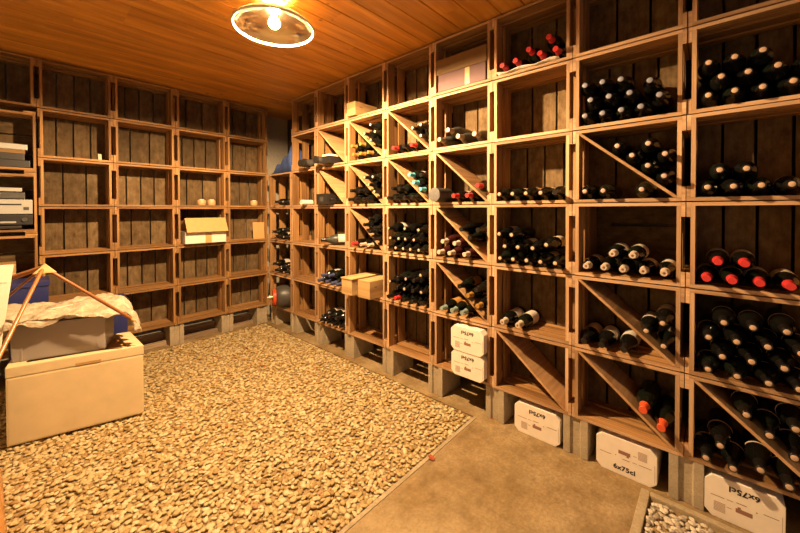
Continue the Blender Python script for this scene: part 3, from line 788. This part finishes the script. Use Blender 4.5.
# black carton with pale lid, black tubes, black carton, paper roll
root = empty('black_carton', (-.06, 2.700, BASE + 1.6 + .0185), R(-90))
m = MB(); m.box(-.058, .058, 0, .15, 0, .066); m.build('body', M['black_plastic'], root, bevel=.003)
m = MB(); m.box(-.060, .060, -.002, .152, .0665, .084); m.build('lid', M['paper'], root, bevel=.003)
tag(root, 'small black carton with a pale lid sticking out below a divider, fifth row up', 'carton')
for q, (y, z) in enumerate(((2.800, 0), (2.885, 0), (2.842, 1))):
    if z: zc = BASE + 1.6 + .0185 + .0365 + .0615
    else: zc = BASE + 1.6 + .0185 + .0365
    zc = BASE + 1.6 + .0185 + .0365
    if q == 0: y = 2.803
    if q == 1: y = 3.04
    if q == 2: y = 3.125
    L = (.30, .29, .27)[q]
    m = MB(); m.lathe([(0, .001), (0, .034), (.003, .0362), (L - .003, .0362), (L, .034), (L, .001)], 20)
    o = m.build('bottle_tube', M['dark_tube'], smooth=True, sharp=40, loc=((.19, .20, .19)[q], y, zc + .0003))
    m = MB(); m.lathe([(L - .02, .0361), (L - .02, .0372), (L + .001, .0372), (L + .001, .001)], 20); m.build('end_cap', M['black_plastic'], o, smooth=True, sharp=40)
    tag(o, 'black bottle tube in the fifth row up, %s' % ('beside the pale-lidded black carton', 'nearer one in second column from corner', 'farther one in second column from corner')[q], 'tube', 'black bottle tubes')
root = empty('black_carton', (-.06, 2.775, BASE + 1.2 + .0185), R(-90))
m = MB(); m.box(-.088, .088, 0, .28, 0, .105); m.build('body', M['black_plastic'], root, bevel=.003)
m = MB(); m.box(-.03, .03, -.0012, 0, .03, .075); m.build('sticker', M['dark_grey'], root)
tag(root, 'long black carton on the fourth-row shelf beside a dark labelled bottle', 'carton')
m = MB(); m.lathe([(0, .006), (0, .026), (.13, .026), (.13, .006)], 20)
o = m.build('paper_roll', M['paper'], smooth=True, sharp=40, loc=(.06, 3.12, BASE + 1.2 + .0185 + .0265))
tag(o, 'white paper roll lying on the fourth-row shelf near the corner', 'roll')
# gas bottle with red collar lying in the corner crate
root = empty('gas_bottle', (.04, 3.665, BASE + .0185 + .132), R(-24))
m = MB(); m.lathe([(-.14, .001), (-.138, .05), (-.12, .095), (-.085, .122), (-.03, .1305), (.03, .1305), (.075, .119), (.10, .095), (.115, .06), (.12, .02)], 32)
m.build('body', M['dark_grey'], root, smooth=True)
m = MB(); m.lathe([(.085, .085), (.088, .098), (.13, .090), (.133, .07), (.12, .06)], 28); m.build('collar', M['red_plastic'], root, smooth=True, sharp=40)
m = MB(); m.lathe([(.11, .018), (.15, .018), (.152, .028), (.172, .028), (.174, .012), (.19, .012), (.19, .001)], 16); m.build('valve', M['brass'], root, smooth=True, sharp=40)
m = MB()
for s in (-1, 1): m.box(-.03, .03, s * .06 - .012, s * .06 + .012, -.1315, -.112)
m.build('foot', M['black_plastic'], root)
tag(root, 'round dark grey gas bottle with red collar lying in the corner crate', 'gas bottle')
# blue cloth heap on the corner crates
n = 40; m = MB()
X0, X1, Y0, Y1 = .01, .24, 3.45, 3.90
def hgt(u, v):
    e = min(u, 1 - u, .5) * 2; f = min(v, 1 - v, .5) * 2
    ridge = .30 * (1 - v) ** 1.1 + .045
    wr = .030 * math.sin(9 * u + 6 * v) + .020 * math.sin(17 * v - 8 * u + 1) + .014 * math.sin(23 * u + 13 * v)
    return max(.004, (ridge * (min(1, 2.8 * min(u + .12, 1 - u)) ** .6) + wr) * min(1, 7 * min(v + .01, 1 - v + .01)) ** .6)
for i in range(n + 1):
    for j in range(n + 1):
        u, v = i / n, j / n; m.v.append((X0 + (X1 - X0) * u, Y0 + (Y1 - Y0) * v, BASE + 1.6 + .002 + hgt(u, v)))
for i in range(n):
    for j in range(n):
        k = i * (n + 1) + j; m.face([k, k + 1, k + n + 2, k + n + 1], [(0, 0)] * 4, .5)
k0 = len(m.v)
ring = [i * (n + 1) for i in range(n + 1)] + [n * (n + 1) + j for j in range(1, n + 1)] + [i * (n + 1) + n for i in range(n - 1, -1, -1)] + [j for j in range(n - 1, 0, -1)]
for i in ring: m.v.append((m.v[i][0], m.v[i][1], BASE + 1.6 - .0015))
for a in range(len(ring)):
    c2 = (a + 1) % len(ring); m.face([ring[a], ring[c2], k0 + c2, k0 + a], [(0, 0)] * 4, .5)
m.face(list(range(k0, k0 + len(ring))), [(0, 0)] * len(ring), .5)
o = m.build('blue_cloth', M['cloth_blue'], smooth=True)
tag(o, 'heap of crumpled blue cloth on top of the crates in the corner', 'cloth')

# ------------------------------------------------------------------ things in the back rack
def candle(x, label):
    z = BASE + 1.2 + .0185
    root = empty('candle_holder', (x, BACK_Y + .06, z))
    Mz = Matrix.Rotation(R(90), 4, 'Y')
    m = MB(); m.lathe([(0, .001), (0, .036), (.006, .041), (.05, .041), (.056, .036), (.056, .030), (.050, .028), (.050, .001)], 24, M=Mz); m.build('cup', M['tealight'], root, smooth=True, sharp=40)
    m = MB(); m.lathe([(.0502, .001), (.0502, .026), (.064, .026), (.064, .001)], 20, M=Mz); m.build('candle', M['paper'], root, smooth=True, sharp=40)
    tag(root, label, 'candle holder', 'round candle holders')
candle(-.728, 'round wooden candle holder on back rack shelf, left one of the pair')
candle(-.628, 'round wooden candle holder on back rack shelf, right one of the pair')
candle(-.150, 'round wooden candle holder alone in the corner crate of the back rack')
root = empty('cardboard_box', (-.722, BACK_Y - .06, BASE + .8 + .0185))
m = MB(); m.box(-.20, .20, 0, .24, 0, .125); m.build('body', M['paper'], root, bevel=.002)
m = MB()
m.prism([(.236, .127), (.02, .255), (-.055, .118), (-.060, .121), (.018, .265), (.236, .132)], -.200, .200, 'x'); m.build('lid_flap', M['cardboard_tan'], root)
m = MB(); m.box(-.01, .05, -.0012, 0, .002, .10); m.build('tape_strip', M['tape'], root)
tag(root, 'white cardboard box with a tan lid flap hanging open in the back rack', 'box')
m = MB(); m.box(-.175, -.035, 0, .004, 0, .20); o = m.build('cardboard_sheet', M['cardboard_tan'], loc=(0, BACK_Y + .03, BASE + .8 + .0185), rot=(R(-4), 0, 0))
tag(o, 'tan cardboard sheet leaning inside a corner crate of the back rack', 'cardboard')
m = MB(); m.box(-1.575, -1.550, 0, .003, 0, .06); o = m.build('paper_scrap', M['label_cream'], loc=(0, BACK_Y + .07, BASE + 1.6 + .0185), rot=(R(-14), 0, 0))
tag(o, 'small white paper scrap standing in an otherwise empty crate of the back rack', 'paper')

# the upright crates on the left: devices, folders and a box
ZS = [BASE + .49 * k + .0350 for k in range(4)]
XL = (-2.337, -1.995)
def device(z, h, mat, name, label, cat, depth=.22, x1=-1.990, dy=0.0, front=None):
    root = empty(name, ((XL[0] + x1) / 2, BACK_Y - .012 + dy, z)); w = (x1 - XL[0]) / 2
    m = MB(); m.box(-w, w, 0, depth, .006, h); m.build('body', M[mat], root, bevel=.004)
    m = MB()
    for sx in (-1, 1): m.box(sx * (w - .04) - .012, sx * (w - .04) + .012, .02, .05, 0, .007)
    m.build('foot', M['black_plastic'], root)
    if front == 'slot':
        m = MB(); m.box(-w + .03, w - .06, -.002, .002, h * .62, h * .72); m.build('slot', M['black_plastic'], root)
        m = MB(); m.box(w - .05, w - .02, -.004, .002, h * .3, h * .5); m.build('button', M['dark_grey'], root)
    if front == 'panel':
        m = MB(); m.box(-w + .02, w - .09, -.002, .002, h * .25, h * .4); m.build('display', M['silver_plastic'], root)
        m = MB(); m.lathe([(0, .018), (.012, .016), (.012, .001)], 18, M=Matrix.Translation((w - .045, 0, h * .55)) @ Matrix.Rotation(R(90), 4, 'Z')); m.build('knob', M['dark_grey'], root)
    return tag(root, label, cat, 'devices and folders in the upright crates')
z = ZS[2] + .003
device(z, .028, 'black_plastic', 'flat_tray', 'flat black tray at the bottom of the device stack in the upright crate', 'tray', x1=-2.05)
device(z + .029, .085, 'black_plastic', 'stereo_device', 'black stereo device under the silver one in the upright crate', 'device', front='panel')
device(z + .115, .118, 'silver_plastic', 'video_player', 'silver device with a slot, in the middle of the device stack', 'device', front='slot', dy=-.012)
device(z + .234, .055, 'dark_grey', 'dark_device', 'dark grey device lying on the silver one in the upright crate', 'device', x1=-2.03)
device(z + .290, .035, 'silver_plastic', 'slim_device', 'slim grey device on top of the device stack', 'device', x1=-2.045)
z = ZS[3] + .001
for q, (h, mt, x1, lab) in enumerate(((.055, 'black_plastic', -2.0, 'black folder at the bottom of the folder stack, upper upright crate'), (.05, 'black_plastic', -2.03, 'black folder in the middle of the folder stack, upper upright crate'), (.03, 'cardboard', -2.025, 'brown folder under the pale binder, upper upright crate'), (.042, 'silver_plastic', -2.012, 'pale binder on top of the folder stack, upper upright crate'))):
    m = MB(); m.box(XL[0], x1, 0, .22, 0, h); o = m.build('folder', M[mt], bevel=.003, loc=(0, BACK_Y - .008 - .006 * (q == 3), z)); z += h + .001
    tag(o, lab, 'folder', 'folders stacked in the upright crate')
m = MB(); m.box(-2.337, -2.085, 0, .2, 0, .12); m2 = None
o = m.build('wooden_box', M['box_pine'], bevel=.003, loc=(0, BACK_Y - .01, ZS[1] + .30 - .30 + .001))
tag(o, 'plain wooden box inside an upright crate behind the white boards', 'box')
m = MB(); m.box(-2.337, -2.085, 0, .2, 0, .10); o = m.build('wooden_box', M['box_pine'], bevel=.003, loc=(0, BACK_Y - .01, ZS[1] + .123))
tag(o, 'plain wooden box stacked upon another inside the upright crate', 'box')

# ------------------------------------------------------------------ the pile on the left
FP = [(-2.135, 2.924), (-1.514, 2.750), (-1.517, 3.150), (-2.075, 3.319)]
FC = (sum(p[0] for p in FP) / 4, sum(p[1] for p in FP) / 4)
def loc(p, k=1.0): return ((p[0] - FC[0]) * k, (p[1] - FC[1]) * k)
root = empty('styrofoam_box', (FC[0], FC[1], .0115))
m = MB(); m.prism([loc(p) for p in FP], 0, .398, 'z'); m.build('body', M['foam'], root, bevel=.012)
zt = .460; m = MB()
out = [loc(p, 1.002) for p in FP]; inn = [loc(p, .74) for p in FP]
for z, pl in ((.399, out), (zt, out), (zt, inn), (zt - .022, inn)): m.v += [(p[0], p[1], z) for p in pl]
for a in range(3):
    for i in range(4):
        j = (i + 1) % 4; m.face([4 * a + i, 4 * a + j, 4 * a + 4 + j, 4 * a + 4 + i], [(0, 0)] * 4, .5)
m.face([3, 2, 1, 0], [(0, 0)] * 4, .5); m.face([12, 13, 14, 15], [(0, 0)] * 4, .5)
m.build('lid', M['foam'], root, bevel=.006)
m = MB(); m.prism([loc(p, .735) for p in FP], zt - .0215, zt - .020, 'z'); m.build('lid_recess', M['foam_in'], root)
d = (Vector(loc(FP[1])) - Vector(loc(FP[0]))); nrm = Vector((d.y, -d.x)).normalized()
g0 = Vector(loc(FP[0], 1.002)) + d * .47; g1 = Vector(loc(FP[0], 1.002)) + d * .66
m = MB(); m.prism([tuple(g0), tuple(g1), tuple(g1 + nrm * .0016), tuple(g0 + nrm * .0016)], .402, .417, 'z'); m.build('grip_slot', M['foam_in'], root)
tag(root, 'large cream styrofoam box with lid standing on the gravel', 'styrofoam box')
# grey plastic tote on the foam lid
zf = .0115 + zt + .0008
root = empty('plastic_tote', (-1.905, 2.928, zf), R(-18.5))
m = MB(); a, c = .216, .223; hh = .222
for k in range(1):
    m.v += [(-a, 0, 0), (a, 0, 0), (a, .26, 0), (-a, .26, 0), (-c, -.01, hh), (c, -.01, hh), (c, .27, hh), (-c, .27, hh)]
    for q in ((0, 1, 5, 4), (1, 2, 6, 5), (2, 3, 7, 6), (3, 0, 4, 7), (3, 2, 1, 0), (4, 5, 6, 7)): m.face(list(q), [(0, 0)] * 4, .5)
m.build('body', M['grey_plastic'], root, bevel=.006)
m = MB(); m.box(-c - .008, c + .008, -.02, -.009, hh - .02, hh); m.box(-c - .008, c + .008, .269, .28, hh - .02, hh); m.box(c - .001, c + .01, -.02, .28, hh - .02, hh); m.box(-c - .01, -c + .001, -.02, .28, hh - .02, hh); m.build('rim', M['grey_plastic'], root, bevel=.003)
m = MB()
for x in (-.172, .178): m.prism([(x - .004, -.004), (x + .004, -.004), (x + .004, .002), (x - .004, .002)], .004, hh - .02, 'z')
m.build('rib', M['grey_plastic'], root)
tag(root, 'grey plastic tote on the styrofoam box, covered by bubble wrap', 'tote')
# blue bins behind
def bin_(loc, w, d, h, rz, label, sec=True):
    root = empty('blue_bin', loc, rz)
    m = MB(); m.v += [(-w * .94, .01, 0), (w * .94, .01, 0), (w * .94, d - .01, 0), (-w * .94, d - .01, 0), (-w, 0, h), (w, 0, h), (w, d, h), (-w, d, h)]
    for q in ((0, 1, 5, 4), (1, 2, 6, 5), (2, 3, 7, 6), (3, 0, 4, 7), (3, 2, 1, 0), (4, 5, 6, 7)): m.face(list(q), [(0, 0)] * 4, .5)
    m.build('body', M['blue_plastic'], root, bevel=.006)
    m = MB(); m.box(-w - .008, w + .008, -.008, d + .008, h - .028, h + .004); m.build('rim', M['blue_plastic'], root, bevel=.004)
    m = MB(); m.box(-w * .3, w * .3, -.004, .004, h * .62, h * .74); m.build('handle', M['black_plastic'], root)
    tag(root, label, 'bin', 'blue plastic bins')
bin_((-1.6925, 3.345, .0115), .2, .30, .655, R(-3), 'blue plastic bin standing behind the styrofoam box, beneath the bubble wrap')
bin_((-2.03, 3.42, .0115), .10, .26, .865, R(-1), 'taller narrow blue bin standing at the left behind the bubble wrap')
# bubble wrap draped over the tote
nu, nv = 90, 56
m = MB()
def wrap_point(u, v):
    x = -2.26 + u * .765
    z = .712 + .052 * (.5 - .5 * math.cos(math.pi * min(1, max(0, v - .16) / .5))) * (.5 + .5 * u)
    yf = 2.920 - .334 * (x + 1.905) - .041
    z += .006
    z += .010 * math.sin(13 * u + 5 * v) * math.sin(7 * v + 2 * u) + .006 * math.sin(31 * u - 11 * v) + .0035 * math.sin(57 * u + 23 * v) + .003 * math.sin(83 * u - 61 * v + 2 * math.sin(19 * v))
    if v < .14:                      # front lip hanging over the tote's edge
        s = 1 - v / .14
        z -= s * (.016 + .045 * max(0, 1 - u / .4) + .012 * math.sin(21 * u) + .05 * max(0, u - .72)); y = yf - .006 * s
    else: y = yf + .38 * (v - .14) / .86
    if u > .84:                      # bunched right end curling down
        s = (u - .84) / .16
        z -= .12 * s * s + .0; z += .022 * math.sin(38 * v) * s; x -= .05 * s * s; x += .02 * math.sin(29 * v + 1) * s
    return (x, y, z)
for i in range(nu + 1):
    for j in range(nv + 1): m.v.append(wrap_point(i / nu, j / nv))
for i in range(nu):
    for j in range(nv):
        k = i * (nv + 1) + j; m.face([k, k + 1, k + nv + 2, k + nv + 1], [(0, 0)] * 4, .5)
o = m.build('bubble_wrap', M['bubble'], smooth=True); md = o.modifiers.new('thick', 'SOLIDIFY'); md.thickness = .004; md.offset = 1
tag(o, 'crumpled bubble wrap sheet draped over the grey tote', 'bubble wrap')
# white boards leaning at the left edge
root = empty('white_board', (-2.245, 2.70, .0115), 0)
m = MB(); m.v = []
for yv in (0.0, .03):
    m.v += [(-.36, yv, 0), (.048, yv, 0), (.108, yv, .70), (.152, yv, 1.075), (-.30, yv, 1.09)]
m.f = []; m.face([0, 1, 2, 3, 4], [(0, 0)] * 5, .5); m.face([9, 8, 7, 6, 5], [(0, 0)] * 5, .5)
for i in range(5):
    j = (i + 1) % 5; m.face([i, 5 + i, 5 + j, j], [(0, 0)] * 4, .5)
m.build('panel', M['white_board'], root, bevel=.003)
m = MB(); m.box(-.3, .128, -.002, .0, .985, .992); m.build('crease', M['paper'], root)
tag(root, 'tall white foam board standing on the gravel left of the styrofoam box', 'board')
# copper-coloured tripod
apex = Vector((-1.978, 2.80, 1.050))
root = empty('tripod_stand', apex)
def leg(p, r=.0095):
    d = Vector(p) - apex
    m = MB(); m.tube([(0, 0, 0), d * .5, d], r, 10); lg = m.build('leg', M['copper'], root, smooth=True, sharp=50)
    m = MB(); m.tube([d - d.normalized() * .02, d + d.normalized() * .004], r * 1.15, 10); m.build('leg_tip', M['box_pine'], lg, smooth=True, sharp=50)
leg((-2.44, 1.807, .022)); leg((-1.570, 2.715, .660)); leg((-2.115, 2.93, .985), .014); leg((-2.16, 3.05, .82), .008)
m = MB(); m.prism([(-.045, -.035), (.055, -.035), (.006, .022)], -.018, .018, 'y'); m.build('head', M['box_pine'], root, bevel=.004)
tag(root, 'copper-coloured wooden tripod lying across the bubble wrap and white board', 'tripod')
m = MB(); m.box(-.055, .055, -.006, .006, 0, .006); o = m.build('wooden_stick', M['paper'], loc=(-1.89, 3.04, .752), rot=(0, R(-4), R(4)))
tag(o, 'short white stick lying on the bubble wrap under the tripod', 'stick')
# orange plastic sack at the left edge, close to the camera
n = 44; m = MB()
X0, X1, Y0, Y1 = -2.62, -2.118, 2.0, 2.69
def sack(u, v):
    e = max(0, 1 - (2 * u - 1) ** 4) * max(0, 1 - (2 * v - 1) ** 4)
    return .13 * e ** .5 + e * (.012 * math.sin(14 * u + 5 * v) + .009 * math.sin(25 * v - 9 * u))
for i in range(n + 1):
    for j in range(n + 1):
        u, v = i / n, j / n; m.v.append((X0 + (X1 - X0) * u - .03 * v * u, Y0 + (Y1 - Y0) * v, .0115 + max(.002, sack(u, v))))
for i in range(n):
    for j in range(n):
        k = i * (n + 1) + j; m.face([k, k + 1, k + n + 2, k + n + 1], [(0, 0)] * 4, .5)
k0 = len(m.v)
ring = [i * (n + 1) for i in range(n + 1)] + [n * (n + 1) + j for j in range(1, n + 1)] + [i * (n + 1) + n for i in range(n - 1, -1, -1)] + [j for j in range(n - 1, 0, -1)]
for i in ring: m.v.append((m.v[i][0], m.v[i][1], .0105))
for a in range(len(ring)):
    c2 = (a + 1) % len(ring); m.face([ring[a], ring[c2], k0 + c2, k0 + a], [(0, 0)] * 4, .5)
m.face(list(range(k0, k0 + len(ring))), [(0, 0)] * len(ring), .5)
o = m.build('plastic_sack', plain('sack_orange', (.55, .24, .06), .22, noise=.3, nscale=12, bump=.004), smooth=True)
tag(o, 'glossy orange plastic sack lying on the gravel at the left edge', 'sack')

# dry leaves on the path
for x, y, a, s, lab in ((.02, .985, 20, 1.0, 'dry red leaf on the concrete path near the right rack'), (-.555, 1.05, 70, .9, 'dry red leaf on the concrete path at the gravel edge')):
    m = MB(); pts = []
    for k in range(14):
        t = 2 * math.pi * k / 14; r = (.030 if k % 2 else .022) * (1 + .35 * math.cos(t)); pts.append((r * math.cos(t), .62 * r * math.sin(t)))
    m.v = [(p[0], p[1], .0008 + .10 * abs(p[1]) + .06 * max(0, p[0])) for p in pts] + [(0, 0, .0008)]
    for k in range(14): m.face([k, (k + 1) % 14, 14], [(0, 0)] * 3, .5)
    o = m.build('dry_leaf', M['leaf'], loc=(x, y, .0004 + (.004 if x < -.1 else 0)), rot=(0, 0, R(a))); o.scale = (s, s, s)
    md = o.modifiers.new('thick', 'SOLIDIFY'); md.thickness = .0006; md.offset = 1
    tag(o, lab, 'leaf', 'dry leaves on the path')

# ------------------------------------------------------------------ lamp
LP = (-1.055, 1.82)
root = empty('ceiling_lamp', (LP[0], LP[1], CEIL))
Mz = Matrix.Rotation(R(-90), 4, 'Y')     # lathe axis (t) points down
prof_o = [(.100, .03), (.103, .07), (.115, .125), (.135, .180), (.160, .214), (.179, .226)]
prof_i = [(.175, .218), (.156, .206), (.132, .174), (.112, .121), (.103, .066), (.106, .03)]
m = MB(); m.lathe(prof_o + prof_i + [prof_o[0]], 48, M=Mz); m.build('shade', shade_mat(), root, smooth=True, sharp=60)
m = MB(); m.lathe([(.174, .218), (.173, .226), (.178, .231), (.185, .229), (.187, .223), (.182, .217), (.174, .218)], 48, M=Mz); m.build('rim', plain('lamp_rim_glass', (.78, .82, .68), .12, coat=.5), root, smooth=True)
m = MB(); m.lathe([(.0005, .001), (.0005, .055), (.030, .05), (.036, .018), (.117, .018), (.117, .001)], 24, M=Mz); m.build('socket', M['paper'], root, smooth=True, sharp=40)
m = MB(); m.lathe([(.118, .001), (.118, .013), (.124, .015), (.134, .025), (.146, .031), (.159, .031), (.171, .025), (.179, .014), (.182, .001)], 20, M=Mz)
m.build('bulb', emit('bulb_glow', LAMP_COLOR, BULB_STRENGTH), root, smooth=True)
tag(root, 'round glass dish lamp with a glowing bulb on the wooden ceiling', 'ceiling lamp')

# ------------------------------------------------------------------ world, camera, view
W = bpy.data.worlds.new('world'); SC.world = W; W.use_nodes = True
W.node_tree.nodes['Background'].inputs['Color'].default_value = (*WORLD_COLOR, 1)
W.node_tree.nodes['Background'].inputs['Strength'].default_value = WORLD_STRENGTH
cam = bpy.data.cameras.new('camera'); co = bpy.data.objects.new('camera', cam); COL.objects.link(co); SC.camera = co
cam.sensor_fit = 'HORIZONTAL'; cam.sensor_width = 36; cam.lens = 348.587 * 36 / 800
cam.shift_x = 0.0; cam.shift_y = -(266.5 - 214.568) / 800
cam.clip_start = .02; cam.clip_end = 50
yaw, pit, rol = R(47.8365), R(-.7653), R(-.1457)
c_, s_ = math.cos(yaw), math.sin(yaw); A = Matrix(((c_, -s_, 0), (s_, c_, 0), (0, 0, 1)))
c_, s_ = math.cos(pit), math.sin(pit); B = Matrix(((1, 0, 0), (0, c_, s_), (0, -s_, c_)))
c_, s_ = math.cos(rol), math.sin(rol); D = Matrix(((c_, 0, s_), (0, 1, 0), (-s_, 0, c_)))
m3 = D @ B @ A
rt, fw, up = Vector(m3[0]), Vector(m3[1]), Vector(m3[2])
mw = Matrix((rt, up, -fw)).transposed().to_4x4(); mw.translation = Vector((-5.2122 * .4, -.2510 * .4, (2.9057 + .54) * .4))
co.matrix_world = mw
vs = SC.view_settings
vs.view_transform = 'Standard'; vs.look = 'None'; vs.gamma = 1.0; vs.use_curve_mapping = False; vs.exposure = EXPOSURE
